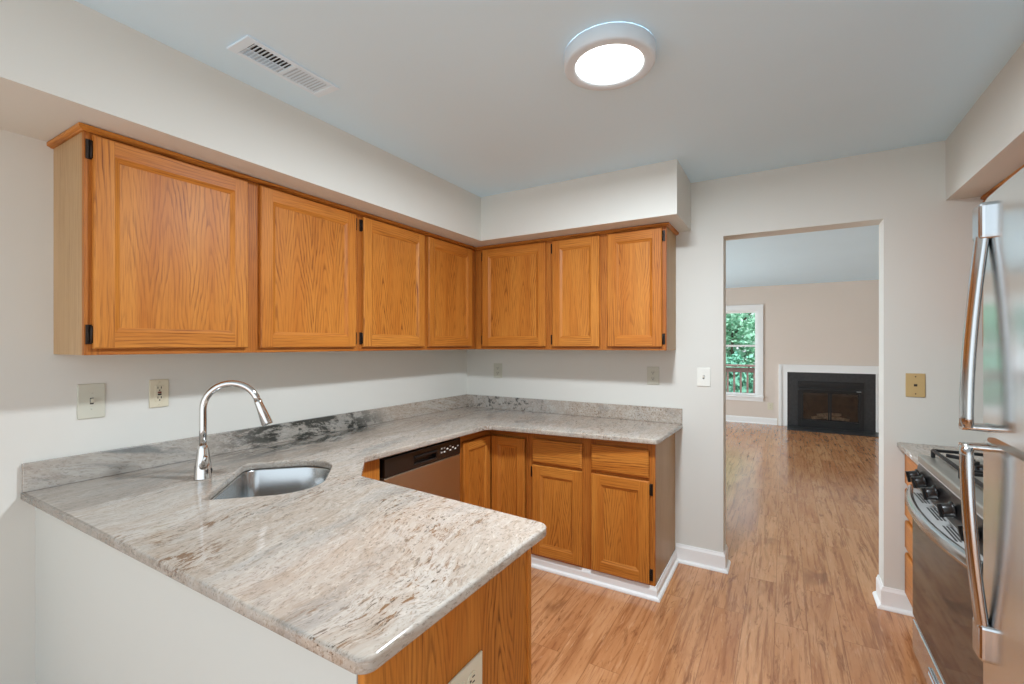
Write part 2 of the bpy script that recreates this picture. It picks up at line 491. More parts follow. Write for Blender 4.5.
# living room
b = bmesh.new()
WX0, WX1, WZ0, WZ1 = 0.99, 1.900, 0.50, 2.045
WXL0, WXL1 = -0.13, 0.79
for x0, x1, z0, z1 in ((-1.7, WXL0, 0, H), (WXL0, WXL1, 0, WZ0), (WXL0, WXL1, WZ1, H), (WXL1, WX0, 0, H), (WX0, WX1, 0, WZ0), (WX0, WX1, WZ1, H), (WX1, 5.3, 0, H)):
    box(b, x0, x1, FY, FY+0.15, z0, z1)
struct('wall_far', b, M_FARWALL)
b = bmesh.new()
for y0, y1, z0, z1 in ((TH, 1.6, 0, H), (1.6, 5.2, 2.15, H), (5.2, FY, 0, H)):
    box(b, -1.7, -1.58, y0, y1, z0, z1)
struct('wall_living_left', b, M_FARWALL)
b = bmesh.new(); box(b, 5.2, 5.3, TH, FY, 0, H); struct('wall_living_right', b, M_FARWALL)
# unseen patio opening, added to let fill light in from the left
d = thing('window_2', 'unseen patio glazing added to the living room side wall to admit light', 'window'); d['kind'] = 'structure'
b = bmesh.new()
for y0, y1, z0, z1 in ((1.6, 1.68, 0, 2.15), (3.36, 3.44, 0, 2.15), (5.12, 5.2, 0, 2.15), (1.6, 5.2, 2.07, 2.15), (1.6, 5.2, 0, 0.06)):
    box(b, -1.67, -1.6, y0, y1, z0, z1)
obj('window_frame', b, M_TRIM, d)
b = bmesh.new(); box(b, -1.64, -1.634, 1.68, 5.12, 0.06, 2.07); obj('pane', b, M_GLASS, d)


# baseboards with shoe moulding
def baseboard_run(bm, pts, h=0.115, t=0.013, shoe=0.016):
    """pts: floor polyline; the board lies on the right hand side of the direction of travel"""
    pts = [Vector(p) for p in pts]
    prof = [(0, 0), (t+shoe, 0), (t+shoe, 0.006), (t+shoe*0.75, 0.013), (t+0.001, 0.019), (t, 0.021), (t, h-0.02), (t*0.55, h-0.008), (t*0.4, h), (0, h)]
    rings = []
    for i, p in enumerate(pts):
        n = []
        if i > 0:
            d_ = (p-pts[i-1]).normalized(); n.append(Vector((d_.y, -d_.x)))
        if i < len(pts)-1:
            d_ = (pts[i+1]-p).normalized(); n.append(Vector((d_.y, -d_.x)))
        if len(n) == 2:
            m = (n[0]+n[1]); m = m/(1+n[0].dot(n[1]))
        else: m = n[0]
        rings.append([bm.verts.new((p.x+m.x*a, p.y+m.y*a, z)) for a, z in prof])
    k = len(prof)
    for a, c in zip(rings, rings[1:]):
        for i in range(k): bm.faces.new((a[i], a[(i+1) % k], c[(i+1) % k], c[i]))
    bm.faces.new(rings[0]); bm.faces.new(rings[-1][::-1])


b = bmesh.new(); baseboard_run(b, [(D1, TH), (D1, 0), (1.70, 0)][::-1]); struct('baseboard_back', b, M_TRIM)
b = bmesh.new(); baseboard_run(b, [(2.905, 0), (D2, 0), (D2, TH)][::-1]); struct('baseboard_right', b, M_TRIM)
b = bmesh.new(); baseboard_run(b, [(-1.58, FY), (2.205, FY)]); struct('baseboard_far', b, M_TRIM)

# pair of windows side by side in the far wall
CW = 0.09
def far_window(n, WX0, WX1, label):
    wd = thing('window_%d' % n, label, 'window'); wd['kind'] = 'structure'
    b = bmesh.new(); y0, y1 = FY-0.018, FY-0.0002
    box(b, WX0-CW, WX0, y0, y1, WZ0-0.02, WZ1+CW); box(b, WX1, WX1+CW, y0, y1, WZ0-0.02, WZ1+CW)
    box(b, WX0, WX1, y0, y1, WZ1, WZ1+CW)
    box(b, WX0-CW-0.004, WX1+CW+0.004, y0-0.008, y0, WZ1+CW-0.022, WZ1+CW+0.006)
    box(b, WX0-CW, WX1+CW, y0+0.003, y1, WZ0-0.10, WZ0-0.035)
    obj('casing', b, M_TRIM, wd)
    b = bmesh.new(); bbox(b, WX0-CW-0.008, WX1+CW+0.008, FY-0.045, FY+0.05, WZ0-0.035, WZ0-0.0005, 0.006); obj('window_sill', b, M_TRIM, wd)
    b = bmesh.new()
    prism(b, [(WX0, WZ0), (WX1, WZ0), (WX1, WZ1), (WX0, WZ1)], 'y', FY+0.12, FY+0.125); bmesh.ops.delete(b, geom=b.faces[:], context='FACES')
    box(b, WX0, WX0+0.012, FY, FY+0.13, WZ0, WZ1); box(b, WX1-0.012, WX1, FY, FY+0.13, WZ0, WZ1)
    box(b, WX0+0.012, WX1-0.012, FY, FY+0.13, WZ1-0.012, WZ1); box(b, WX0+0.012, WX1-0.012, FY+0.05, FY+0.13, WZ0, WZ0+0.012)
    obj('window_frame', b, M_TRIM, wd)
    x0, x1 = WX0+0.011, WX1-0.011
    for z0, z1, yy in ((WZ0+0.001, 1.415, FY+0.03), (1.38, WZ1-0.011, FY+0.066)):
        s_ = 0.032
        b = bmesh.new()
        box(b, x0, x0+s_, yy, yy+0.03, z0, z1); box(b, x1-s_, x1, yy, yy+0.03, z0, z1)
        box(b, x0+s_, x1-s_, yy+0.001, yy+0.029, z0, z0+s_+0.004); box(b, x0+s_, x1-s_, yy+0.001, yy+0.029, z1-s_, z1)
        o = obj('sash', b, M_TRIM, wd)
        b = bmesh.new(); box(b, x0+s_, x1-s_, yy+0.012, yy+0.016, z0+s_, z1-s_); obj('pane', b, M_GLASS, o)
far_window(1, WX0, WX1, 'white double hung window looking onto trees beside the fireplace')
far_window(3, WXL0, WXL1, 'matching double hung window to the left of the first')

# ------------------------------------------------------------------ outdoors
b = bmesh.new(); box(b, -30, 30, FY+0.15, 40, -2.6, -2.5); box(b, -30, -1.7, -5, FY+0.15, -2.6, -2.5); g = struct('ground', b, M_GROUND)
b = bmesh.new()
for i in range(12): box(b, -2.4, 4.4, FY+0.16+i*0.14, FY+0.16+i*0.14+0.134, -0.12, -0.08)
struct('deck', b, M_DECK)
rl = thing('deck_railing', 'weathered wooden deck railing outside the living room window', 'railing', (1, FY+1.78, -0.08))
b = bmesh.new(); bbox(b, -3.2, 3.2, -0.07, 0.07, 1.02, 1.065, 0.005); bbox(b, -3.2, 3.2, -0.02, 0.02, 0.90, 1.0, 0.004); obj('top_rail', b, M_DECK, rl)
b = bmesh.new(); bbox(b, -3.2, 3.2, -0.02, 0.02, 0.08, 0.16, 0.004); obj('bottom_rail', b, M_DECK, rl)
for x in (-3.1, -1.6, 1.45, 3.1):
    b = bmesh.new(); bbox(b, x-0.045, x+0.045, -0.045, 0.045, 0, 1.02, 0.004); obj('post', b, M_DECK, rl)
for i in range(22):
    x = -1.45+i*0.13
    b = bmesh.new(); bbox(b, x-0.019, x+0.019, -0.019, 0.019, 0.14, 0.92, 0.003); obj('baluster', b, M_DECK, rl)


def tree(name, label, x, y, zc, rx, rz, mat, seed, trunk_r=0.16):
    rnd = random.Random(seed)
    t = thing(name, label, 'tree', (x, y, -2.5))
    b = bmesh.new()
    pts = [Vector((0, 0, 0)), Vector((0.05, 0.02, (zc+2.5)*0.5)), Vector((-0.03, 0.05, zc+2.5)), Vector((0, 0, zc+2.5+rz*0.7))]
    tube(b, pts, [trunk_r, trunk_r*0.8, trunk_r*0.55, 0.03], 10)
    for k in range(7):
        a = rnd.uniform(0, 2*PI); z = zc+2.5+rnd.uniform(-0.5, 0.4)*rz
        p = Vector((0, 0, z)); q = Vector((math.cos(a)*rx*0.75, math.sin(a)*rx*0.75, z+rz*0.35))
        tube(b, [p, (p+q)/2+Vector((0, 0, 0.15)), q], [trunk_r*0.35, trunk_r*0.25, 0.015], 6)
    obj('trunk', b, M_BARK, t)
    b = bmesh.new()
    clumps = []
    for k in range(64):
        while True:
            p = Vector((rnd.uniform(-1, 1), rnd.uniform(-1, 1), rnd.uniform(-1, 1)))
            if p.length < 1: break
        clumps.append(Vector((p.x*rx, p.y*rx, p.z*rz)))
    for c in clumps:
        cr_ = rnd.uniform(0.35, 0.65)
        for k in range(130):
            d_ = Vector((rnd.gauss(0, 1), rnd.gauss(0, 1), rnd.gauss(0, 1))).normalized()
            p = c+d_*cr_*rnd.uniform(0.5, 1.0)
            s = rnd.uniform(0.05, 0.09)
            u = Vector((rnd.gauss(0, 1), rnd.gauss(0, 1), rnd.gauss(0, 0.6))).normalized()
            v = u.cross(d_+Vector((0, 0, 0.4))).normalized()
            o_ = Vector((0, 0, zc+2.5))+p
            vs = [b.verts.new(o_+u*s*1.3), b.verts.new(o_+v*s*0.7), b.verts.new(o_-u*s*1.3), b.verts.new(o_-v*s*0.7)]
            b.faces.new(vs)
    obj('foliage', b, mat, t, normals=False)


tree('broadleaf_tree', 'deep green bushy tree low behind the deck railing', 1.0, 11.0, -0.5, 1.3, 1.5, M_LEAF[1], 3)
tree('broadleaf_tree', 'pale green tree filling the upper window sash', 0.7, 15.2, 1.9, 1.9, 2.6, M_LEAF[0], 1)
tree('broadleaf_tree', 'tall dark tree standing farthest beyond the deck railing', -2.2, 21.0, 2.6, 3.0, 3.6, M_LEAF[2], 4)


# ------------------------------------------------------------------ cabinet parts (local frame: front faces -y)
def make_hinge(parent, x, z, yf, side):
    """dark exposed hinge; x = door edge, side = +1 when the frame lies to the right of it"""
    b = bmesh.new()
    bbox(b, x+side*0.0005 if side > 0 else x-0.017, x+0.017 if side > 0 else x-0.0005, yf-0.004, yf, z-0.033, z+0.033, 0.0012, 1)
    t = bmesh.new(); lathe(t, [(0.001, -0.030), (0.0042, -0.028), (0.0042, 0.028), (0.001, 0.030)], 10)
    merge(b, t, 0, Matrix.Translation((x+side*0.003, yf-0.008, z)))
    bbox(b, x+side*0.011-0.003, x+side*0.011+0.003, yf-0.006, yf-0.003, z-0.008, z+0.008, 0.001, 1)
    return obj('hinge', b, M_BRONZE, parent)


def make_door(parent, x0, x1, z0, z1, yf, hinge=None, st=0.056, th=0.02, panel_raise=0.0):
    """framed door with a recessed panel; hinge 'l'/'r'/None"""
    w_, h_ = x1-x0, z1-z0
    cx = (x0+x1)/2
    b = bmesh.new(); hw = w_/2
    yb, yo = 0.0, -th                     # back and front of the frame (local to the door)
    e = 0.004
    def R(inset, y): return [(-hw+inset, y, inset), (hw-inset, y, inset), (hw-inset, y, h_-inset), (-hw+inset, y, h_-inset)]
    def ring(a, c, flip=False):
        A = [b.verts.new(p) for p in a]; C = [b.verts.new(p) for p in c]
        for i in range(4):
            f = b.faces.new((A[i], A[(i+1) % 4], C[(i+1) % 4], C[i])); f.material_index = 1 if i in (0, 2) else 0
    ring(R(0, yb), R(0, yo+e)); ring(R(0, yo+e), R(e, yo))
    # front faces: full height stiles, rails between
    def quad(xa, xb, za, zb, mi):
        f = b.faces.new([b.verts.new(p) for p in ((xa, yo, za), (xb, yo, za), (xb, yo, zb), (xa, yo, zb))]); f.material_index = mi
    quad(-hw+e, -hw+st, e, h_-e, 0); quad(hw-st, hw-e, e, h_-e, 0)
    quad(-hw+st, hw-st, e, st, 1); quad(-hw+st, hw-st, h_-st, h_-e, 1)
    ring(R(st, yo), R(st+0.004, yo+0.003)); ring(R(st+0.004, yo+0.003), R(st+0.017, yo+0.010)); ring(R(st+0.017, yo+0.010), R(st+0.017, yo+0.016))
    f = b.faces.new([b.verts.new(p) for p in R(0, yb)]); f.material_index = 0
    bmesh.ops.remove_doubles(b, verts=b.verts[:], dist=1e-5)
    d_ = obj('door', b, [OV, OH], parent, (cx, yf, z0))
    b = bmesh.new()
    box(b, -hw+st+0.015, hw-st-0.015, yo+0.0105, yo+0.017, st+0.015, h_-st-0.015)
    obj('panel', b, OP, d_)
    if hinge:
        s = 1 if hinge == 'r' else -1
        xe = hw if s > 0 else -hw
        for z in (0.048, h_-0.048):
            make_hinge(d_, xe, z, 0.0, s)
    return d_


def make_drawer(parent, x0, x1, z0, z1, yf, th=0.02):
    hw, h_ = (x1-x0)/2, z1-z0
    b = bmesh.new(); e = 0.007
    t = bmesh.new()
    def R(i, y): return [t.verts.new(p) for p in ((-hw+i, y, i), (hw-i, y, i), (hw-i, y, h_-i), (-hw+i, y, h_-i))]
    rings = [R(0, 0), R(0, -th+0.006), R(e, -th+0.001), R(e+0.003, -th)]
    for A, C in zip(rings, rings[1:]):
        for i in range(4): t.faces.new((A[i], A[(i+1) % 4], C[(i+1) % 4], C[i]))
    t.faces.new(rings[0][::-1]); t.faces.new(rings[-1])
    merge(b, t, 0)
    return obj('drawer', b, OH, parent, ((x0+x1)/2, yf, z0))


def face_frame(parent, rects, yf, th=0.019):
    """rects: (x0,x1,z0,z1,'v'|'h')"""
    b = bmesh.new()
    for x0, x1, z0, z1, k in rects: bbox(b, x0, x1, yf, yf+th, z0, z1, 0.0008, 1, 0 if k == 'v' else 1)
    return obj('face_frame', b, [OFV, OFH], parent)


def carcass(parent, x0, x1, y0, y1, z0, z1, mats=None):
    b = bmesh.new(); box(b, x0, x1, y0, y1, z0, z1); return obj('carcass', b, mats or OS, parent)


U = 0.287
ZB, ZT = 1.386, 2.142


def wall_cabinet(label, loc, rz, w_, doors, stiles, depth=U, zb=ZB, zt=ZT, dz=(0.022, 0.012), face_from=0.0, name='wall_cabinet'):
    """doors: (x0, x1, hinge); stiles: (x0, x1) of the upright frame members"""
    t = thing(name, label, 'cabinet', (loc[0], loc[1], zb), rz)
    hh = zt-zb
    carcass(t, 0, w_, -depth+0.019, 0, 0, hh)
    rects = [(a, c, 0, hh, 'v') for a, c in stiles]
    ss = sorted(stiles)
    for (a, c), (e, f) in zip(ss, ss[1:]):
        rects += [(c, e, 0, 0.045, 'h'), (c, e, hh-0.05, hh, 'h')]
    face_frame(t, rects, -depth)
    for x0, x1, hg in doors: make_door(t, x0, x1, dz[0], hh-dz[1], -depth-0.0005, hg)
    return t


# left run: local x = world y - yL
YL = -2.564
wall_cabinet('long oak wall cabinet nearest the camera with two framed doors over the sink', (0.0, YL), PI/2, 1.156,
             [(0.020, 0.541, 'l'), (0.597, 1.130, 'r')], [(0, 0.045), (0.52, 0.62), (1.11, 1.156)])
wall_cabinet('oak wall cabinet on the sink wall running into the room corner', (0.0, YL+1.1565), PI/2, 1.120,
             [(0.0255, 0.5295, 'l'), (0.5685, 1.060, None)], [(0, 0.05), (0.505, 0.592), (1.03, 1.120)])
wall_cabinet('single door oak wall cabinet in the corner of the back wall', (0.0, 0.0), 0, 0.9165,
             [(0.364, 0.890, 'l')], [(0.2875, 0.39), (0.865, 0.9165)])
wall_cabinet('two door oak wall cabinet at the free end of the back wall', (0.917, 0.0), 0, 0.781,
             [(0.026, 0.362, 'l'), (0.416, 0.758, 'r')], [(0, 0.05), (0.335, 0.442), (0.735, 0.781)])


# crown strips under the soffit
def crown(name, label, pts):
    b = bmesh.new()
    prof = [(0.0, ZT-0.002), (0.007, ZT-0.002), (0.010, ZT+0.001), (0.016, ZT+0.003), (0.018, ZT+0.005), (0.018, ZT+0.015), (0.0, ZT+0.015)]
    pts = [Vector(p) for p in pts]; rings = []
    for i, p in enumerate(pts):
        n = []
        if i > 0: d_ = (p-pts[i-1]).normalized(); n.append(Vector((d_.y, -d_.x)))
        if i < len(pts)-1: d_ = (pts[i+1]-p).normalized(); n.append(Vector((d_.y, -d_.x)))
        m = (n[0]+n[1])/(1+n[0].dot(n[1])) if len(n) == 2 else n[0]
        rings.append([b.verts.new((p.x+m.x*(a+0.0005), p.y+m.y*(a+0.0005), z)) for a, z in prof])
    k = len(prof)
    for a, c in zip(rings, rings[1:]):
        for i in range(k):
            f = b.faces.new((a[i], a[(i+1) % k], c[(i+1) % k], c[i]))
    b.faces.new(rings[0]); b.faces.new(rings[-1][::-1])
    return tag(obj(name, b, OH), label, 'moulding')


crown('crown_moulding', 'oak crown strip under the soffit along the two cabinet runs', [(0, YL), (U, YL), (U, -U), (1.698, -U), (1.698, 0)])


# ------------------------------------------------------------------ base cabinets
ZC = 0.903          # counter top
ZU = 0.8725         # underside of the stone
YF = -0.545         # frame face of the back run
bc = thing('base_cabinet', 'oak base cabinet with two drawers above two doors at the free counter end', 'cabinet', (0.888, 0, 0))
carcass(bc, 0, 0.805, YF+0.019, 0, 0.075, ZU)
face_frame(bc, [(0, 0.06, 0.072, ZU, 'v'), (0.352, 0.460, 0.072, ZU, 'v'), (0.755, 0.805, 0.072, ZU, 'v'),
                (0.06, 0.352, 0.072, 0.105, 'h'), (0.46, 0.755, 0.072, 0.105, 'h'), (0.06, 0.352, 0.64, 0.69, 'h'), (0.46, 0.755, 0.64, 0.69, 'h'),
                (0.06, 0.352, 0.815, ZU, 'h'), (0.46, 0.755, 0.815, ZU, 'h')], YF)
make_door(bc, 0.037, 0.375, 0.088, 0.654, YF-0.0005, 'l', 0.058)
make_door(bc, 0.434, 0.776, 0.083, 0.656, YF-0.0005, 'r', 0.058)
make_drawer(bc, 0.037, 0.375, 0.672, 0.824, YF-0.0005)
make_drawer(bc, 0.434, 0.773, 0.674, 0.830, YF-0.0005)
b = bmesh.new(); box(b, 0, 0.80, YF+0.006, YF+0.02, 0, 0.0745); obj('toe_kick', b, M_TRIM, bc)

# corner carousel cabinet: two narrow doors meeting in the inner corner
cc = thing('corner_cabinet', 'oak corner base cabinet with two narrow doors meeting at right angles', 'cabinet', (0, 0, 0))
b = bmesh.new(); prism(b, [(0.03, -0.03), (0.03, -0.884), (0.572, -0.884), (0.572, -0.525), (0.886, -0.525), (0.886, -0.03)], 'z', 0.075, ZU); obj('carcass', b, OV, cc)
ff = bmesh.new()
bbox(ff, 0.592, 0.886, YF, YF+0.019, 0.818, ZU, 0.0008, 1, 1); bbox(ff, 0.592, 0.886, YF, YF+0.019, 0.072, 0.094, 0.0008, 1, 1)
bbox(ff, 0.872, 0.887, YF, YF+0.019, 0.094, 0.818, 0.0008, 1, 0)
obj('face_frame', ff, [OFV, OFH], cc)
ff = bmesh.new()
bbox(ff, -0.884, -0.546, -0.592, -0.573, 0.818, ZU, 0.0008, 1, 1); bbox(ff, -0.884, -0.546, -0.592, -0.573, 0.072, 0.094, 0.0008, 1, 1)
bbox(ff, -0.884, -0.866, -0.592, -0.573, 0.094, 0.818, 0.0008, 1, 0)
obj('face_frame', ff, [OFV, OFH], cc, (0, 0, 0), (0, 0, PI/2))
make_door(cc, 0.614, 0.868, 0.098, 0.812, YF-0.0005, None, 0.052)
hold = bpy.data.objects.new('door', None)
dA = make_door(cc, -0.868, -0.567, 0.098, 0.812, 0, None, 0.052)
dA.location = (0.5925, -0.7175, 0.098); dA.rotation_euler = (0, 0, PI/2)
bpy.data.objects.remove(hold)
b = bmesh.new(); box(b, 0.585, 0.886, YF+0.006, YF+0.02, 0, 0.0745); box(b, 0.575, 0.587, -0.884, -0.525, 0, 0.0745); obj('toe_kick', b, M_TRIM, cc)

# white skirting round the free end
b = bmesh.new(); baseboard_run(b, [(1.693, 0), (1.693, YF+0.006), (0.6, YF+0.006)][::-1], 0.07); struct('trim_1', b, M_TRIM)

# dishwasher (local x = world y)
dw = thing('dishwasher', 'steel dishwasher with a black control strip under the counter', 'dishwasher', (0, -1.538, 0), PI/2)
DW = 0.638; XF = -0.598
b = bmesh.new(); box(b, 0.004, DW-0.004, XF+0.02, -0.05, 0.02, 0.862); obj('tub', b, M_BLACK, dw)
b = bmesh.new(); bbox(b, 0.012, DW-0.006, XF-0.014, XF+0.02, 0.11, 0.757, 0.005, 3); obj('door', b, M_STEELDW, dw)
b = bmesh.new(); t = bmesh.new()
# control strip with a recessed grip pocket
z0, z1, ya = 0.76, 0.852, XF-0.016
bbox(b, 0.012, 0.225, ya, XF+0.02, z0, z1, 0.003); bbox(b, 0.405, DW-0.006, ya, XF+0.02, z0, z1, 0.003)
bbox(b, 0.222, 0.408, ya, XF+0.02, 0.825, z1, 0.003); bbox(b, 0.222, 0.408, ya, XF+0.02, z0, 0.782, 0.003); box(b, 0.222, 0.408, XF+0.012, XF+0.02, 0.78, 0.827)
ct = obj('control_panel', b, M_DWBLK, dw)
b = bmesh.new(); bbox(b, 0.222, 0.408, ya-0.010, ya+0.012, 0.812, 0.826, 0.004, 3); obj('grip', b, M_BLACK, ct)
for k, (xx, zz) in enumerate([(0.452, 0.80), (0.452, 0.823), (0.478, 0.80), (0.478, 0.823), (0.505, 0.812), (0.532, 0.80), (0.532, 0.823), (0.556, 0.812), (0.58, 0.80), (0.605, 0.812)]):
    b = bmesh.new(); bbox(b, xx-0.007, xx+0.007, ya-0.0018, ya+0.001, zz-0.004, zz+0.004, 0.0008, 1); obj('button', b, M_WPLAST if k % 3 else M_SILVER, ct)
b = bmesh.new(); box(b, 0.01, DW-0.01, XF+0.03, XF+0.05, 0.0, 0.105); obj('toe_panel', b, M_BLACK, dw)

# corner sink base: filler by the dishwasher and a diagonal front
sb = thing('sink_cabinet', 'oak corner sink base cabinet with an angled front beside the dishwasher', 'cabinet', (0, 0, 0))
b = bmesh.new()
prism(b, [(0.575, -1.542), (0.595, -1.542), (0.595, -1.655), (0.90, -1.945), (0.886, -1.96), (0.575, -1.664)], 'z', 0.075, ZU)
obj('front_frame', b, OV, sb)
dd = make_door(sb, 0, 0.30, 0.10, 0.80, 0, None, 0.052)
dd.location = (0.7505, -1.7955, 0.10); dd.rotation_euler = (0, 0, PI-math.atan2(0.29, 0.305))
b = bmesh.new(); box(b, 0.03, 0.05, -2.48, -1.545, 0.0, ZU-0.03); box(b, 0.05, 0.90, -2.485, -2.465, 0.0, ZU-0.03); box(b, 0.05, 0.57, -1.56, -1.545, 0, ZU-0.002); obj('carcass', b, OV, sb)

# peninsula cabinet with an oak end panel
pc = thing('peninsula_cabinet', 'oak peninsula base cabinet with a tall plain end panel facing the floor', 'cabinet', (0, 0, 0))
carcass(pc, 0.912, 1.668, -2.484, -2.05, 0.09, ZU)
b = bmesh.new(); bbox(b, 1.670, 1.690, -2.612, -2.028, 0.0, ZU, 0.0015, 1); obj('end_panel', b, OP, pc)
b = bmesh.new(); bbox(b, 1.668, 1.696, -2.032, -2.014, 0.0, ZU, 0.003, 2); obj('corner_trim', b, OV, pc)
ff = thing_front = bmesh.new()
for x0, x1, z0, z1, k in ((0, 0.05, 0.09, ZU, 0), (0.352, 0.402, 0.09, ZU, 0), (0.704, 0.754, 0.09, ZU, 0), (0.05, 0.352, 0.09, 0.12, 1), (0.402, 0.704, 0.09, 0.12, 1), (0.05, 0.352, 0.64, 0.68, 1), (0.402, 0.704, 0.64, 0.68, 1), (0.05, 0.352, 0.82, ZU, 1), (0.402, 0.704, 0.82, ZU, 1)):
    bbox(ff, x0, x1, 0, 0.019, z0, z1, 0.0008, 1, k)
obj('face_frame', ff, [OFV, OFH], pc, (1.668, -2.0305, 0), (0, 0, PI))
for x0, x1 in ((0.03, 0.372), (0.382, 0.724)):
    o = make_door(pc, x0, x1, 0.1, 0.652, 0, None); o.location = (1.668-(x0+x1)/2, -2.03, 0.1); o.rotation_euler = (0, 0, PI)
    o = make_drawer(pc, x0, x1, 0.67, 0.828, 0); o.location = (1.668-(x0+x1)/2, -2.03, 0.67); o.rotation_euler = (0, 0, PI)
b = bmesh.new(); box(b, 0.912, 1.668, -2.09, -2.07, 0, 0.09); obj('toe_kick', b, M_TRIM, pc)

# ------------------------------------------------------------------ stone
NRM = (math.sqrt(.5), math.sqrt(.5)); TAN = (math.sqrt(.5), -math.sqrt(.5))
SN, ST = -1.043, 1.877                      # sink centre along the two diagonals
def sxy(n, t): return (n*NRM[0]+t*TAN[0], n*NRM[1]+t*TAN[1])
SINK = [sxy(SN+q, ST+p) for p, q in rrect(0, 0, 0.498, 0.368, (0.055, 0.032, 0.16, 0.16), 10)]


def arc_corner(pts, radii, n=6):
    out = []; k = len(pts)
    for i, p in enumerate(pts):
        r = radii[i]
        p = Vector(p); a = (Vector(pts[i-1])-p).normalized(); c = (Vector(pts[(i+1) % k])-p).normalized()
        if r == 0: out.append(tuple(p)); continue
        ang = a.angle(c); tl = r/math.tan(ang/2)
        A, Cc = p+a*tl, p+c*tl
        ctr = p+(a+c).normalized()*(r/math.sin(ang/2))
        for j in range(n+1):
            q = A.lerp(Cc, j/n); out.append(tuple(ctr+(q-ctr).normalized()*r))
    return out


def slab(name, outer, holes, z0, z1, bev, mat):
    cu = bpy.data.curves.new(name, 'CURVE'); cu.dimensions = '2D'; cu.fill_mode = 'BOTH'
    for poly in [outer]+holes:
        s = cu.splines.new('POLY'); s.points.add(len(poly)-1); s.use_cyclic_u = True
        for i, p in enumerate(poly): s.points[i].co = (p[0], p[1], 0, 1)
    cu.extrude = (z1-z0)/2-bev; cu.bevel_depth = bev; cu.bevel_resolution = 3; cu.offset = -bev
    o = bpy.data.objects.new(name, cu); COL.objects.link(o)
    dg = bpy.context.evaluated_depsgraph_get()
    me = bpy.data.meshes.new_from_object(o.evaluated_get(dg)); me.name = name
    bpy.data.objects.remove(o); bpy.data.curves.remove(cu)
    me.transform(Matrix.Translation((0, 0, (z0+z1)/2)))
    me.materials.clear(); me.materials.append(mat)
    o = bpy.data.objects.new(name, me); COL.objects.link(o)
    return o


outer = arc_corner([(0.0005, -0.0005), (0.0005, -2.649), (1.724, -2.645), (1.729, -1.962), (0.868, -1.896), (0.642, -1.674), (0.668, -0.690), (1.718, -0.597), (1.741, -0.0005)],
                   [0, 0, 0.03, 0.035, 0.03, 0.03, 0.05, 0.02, 0])
ct = slab('granite_countertop', outer, [SINK], ZU+0.0005, ZC, 0.007, M_GRAN)
tag(ct, 'pale streaked granite worktop wrapping the corner and the peninsula', 'countertop')
b = bmesh.new(); bbox(b, 0.0005, 0.02, -2.647, -0.0205, ZC+0.0005, ZC+0.1, 0.002)
tag(obj('granite_backsplash', b, M_GRAN), 'low granite upstand along the sink wall', 'backsplash')
b = bmesh.new(); bbox(b, 0.0005, 1.739, -0.02, -0.0005, ZC+0.0005, ZC+0.1, 0.002)
tag(obj('granite_backsplash', b, M_GRAN), 'low granite upstand along the back wall under the two outlets', 'backsplash')

# sink
sk = thing('sink', 'undermount stainless steel sink set diagonally in the granite worktop', 'sink', (*sxy(SN, ST), ZU-0.003), -PI/4)
b = bmesh.new()
def sring(gw, gh, z, dr=0.0):
    return [b.verts.new((p, q, z)) for p, q in rrect(0, 0, 0.498+gw, 0.368+gh, tuple(max(0.02, r+dr) for r in (0.055, 0.032, 0.16, 0.16)), 10)]
rg = [sring(0.05, 0.05, 0.0, 0.02), sring(0.008, 0.008, 0.0), sring(0.004, 0.004, -0.004), sring(-0.004, -0.004, -0.14), sring(-0.016, -0.016, -0.165), sring(-0.05, -0.05, -0.178, -0.02), sring(-0.36, -0.25, -0.184, -0.13)]
for A, C in zip(rg, rg[1:]):
    for i in range(len(A)):
        f = b.faces.new((A[i], A[(i+1) % len(A)], C[(i+1) % len(A)], C[i])); f.smooth = True
b.faces.new(rg[-1])
o = obj('basin', b, M_SINK, sk, normals=False)
md = o.modifiers.new('thickness', 'SOLIDIFY'); md.thickness = 0.002; md.offset = 1
b = bmesh.new(); lathe(b, [(0.045, -0.1845), (0.043, -0.181), (0.034, -0.183), (0.02, -0.184), (0.008, -0.184)], 24); obj('drain', b, M_CHROME, sk)

# faucet (its spout reaches along the diagonal: local +x)
fc = thing('faucet', 'chrome gooseneck pull down faucet standing behind the sink', 'faucet', (0.373, -2.237, ZC), PI/4)
b = bmesh.new(); lathe(b, [(0.0305, 0.0003), (0.0305, 0.004), (0.0295, 0.007), (0.0290, 0.045), (0.0245, 0.075), (0.0190, 0.115), (0.0165, 0.128), (0.0150, 0.13)], 32); obj('body', b, M_CHROME, fc)
b = bmesh.new()
R_ = 0.098; zc_ = 0.268
pts = [Vector((0, 0, 0.128)), Vector((0, 0, 0.19)), Vector((0, 0, zc_))]
for k in range(1, 17):
    a = PI-k*(PI*0.915)/16
    pts.append(Vector((R_+R_*math.cos(a), 0, zc_+R_*math.sin(a))))
tube(b, pts, 0.0128, 16); obj('spout', b, M_CHROME, fc)
dv = (pts[-1]-pts[-2]).normalized()
b = bmesh.new(); e0 = pts[-1]
tube(b, [e0-dv*0.002, e0+dv*0.006, e0+dv*0.012, e0+dv*0.094, e0+dv*0.101], [0.0145, 0.0148, 0.0142, 0.021, 0.019], 20)
obj('spray_head', b, M_CHROME, fc)
b = bmesh.new(); t0 = Vector((0.006, -0.020, 0.055))
tube(b, [t0, t0+Vector((0.008, -0.020, 0.0))], [0.0135, 0.012], 16)
tube(b, [t0+Vector((0.006, -0.014, 0.002)), t0+Vector((0.012, -0.024, 0.022)), t0+Vector((0.022, -0.030, 0.040))], [0.008, 0.007, 0.0055], 10)
obj('lever', b, M_CHROME, fc)
b = bmesh.new(); t0 = Vector((0.023, -0.008, 0.030)); tube(b, [t0-Vector((0.002, -0.001, 0)), t0+Vector((0.004, -0.0015, 0))], 0.013, 16); obj('badge', b, M_BLACK, fc)


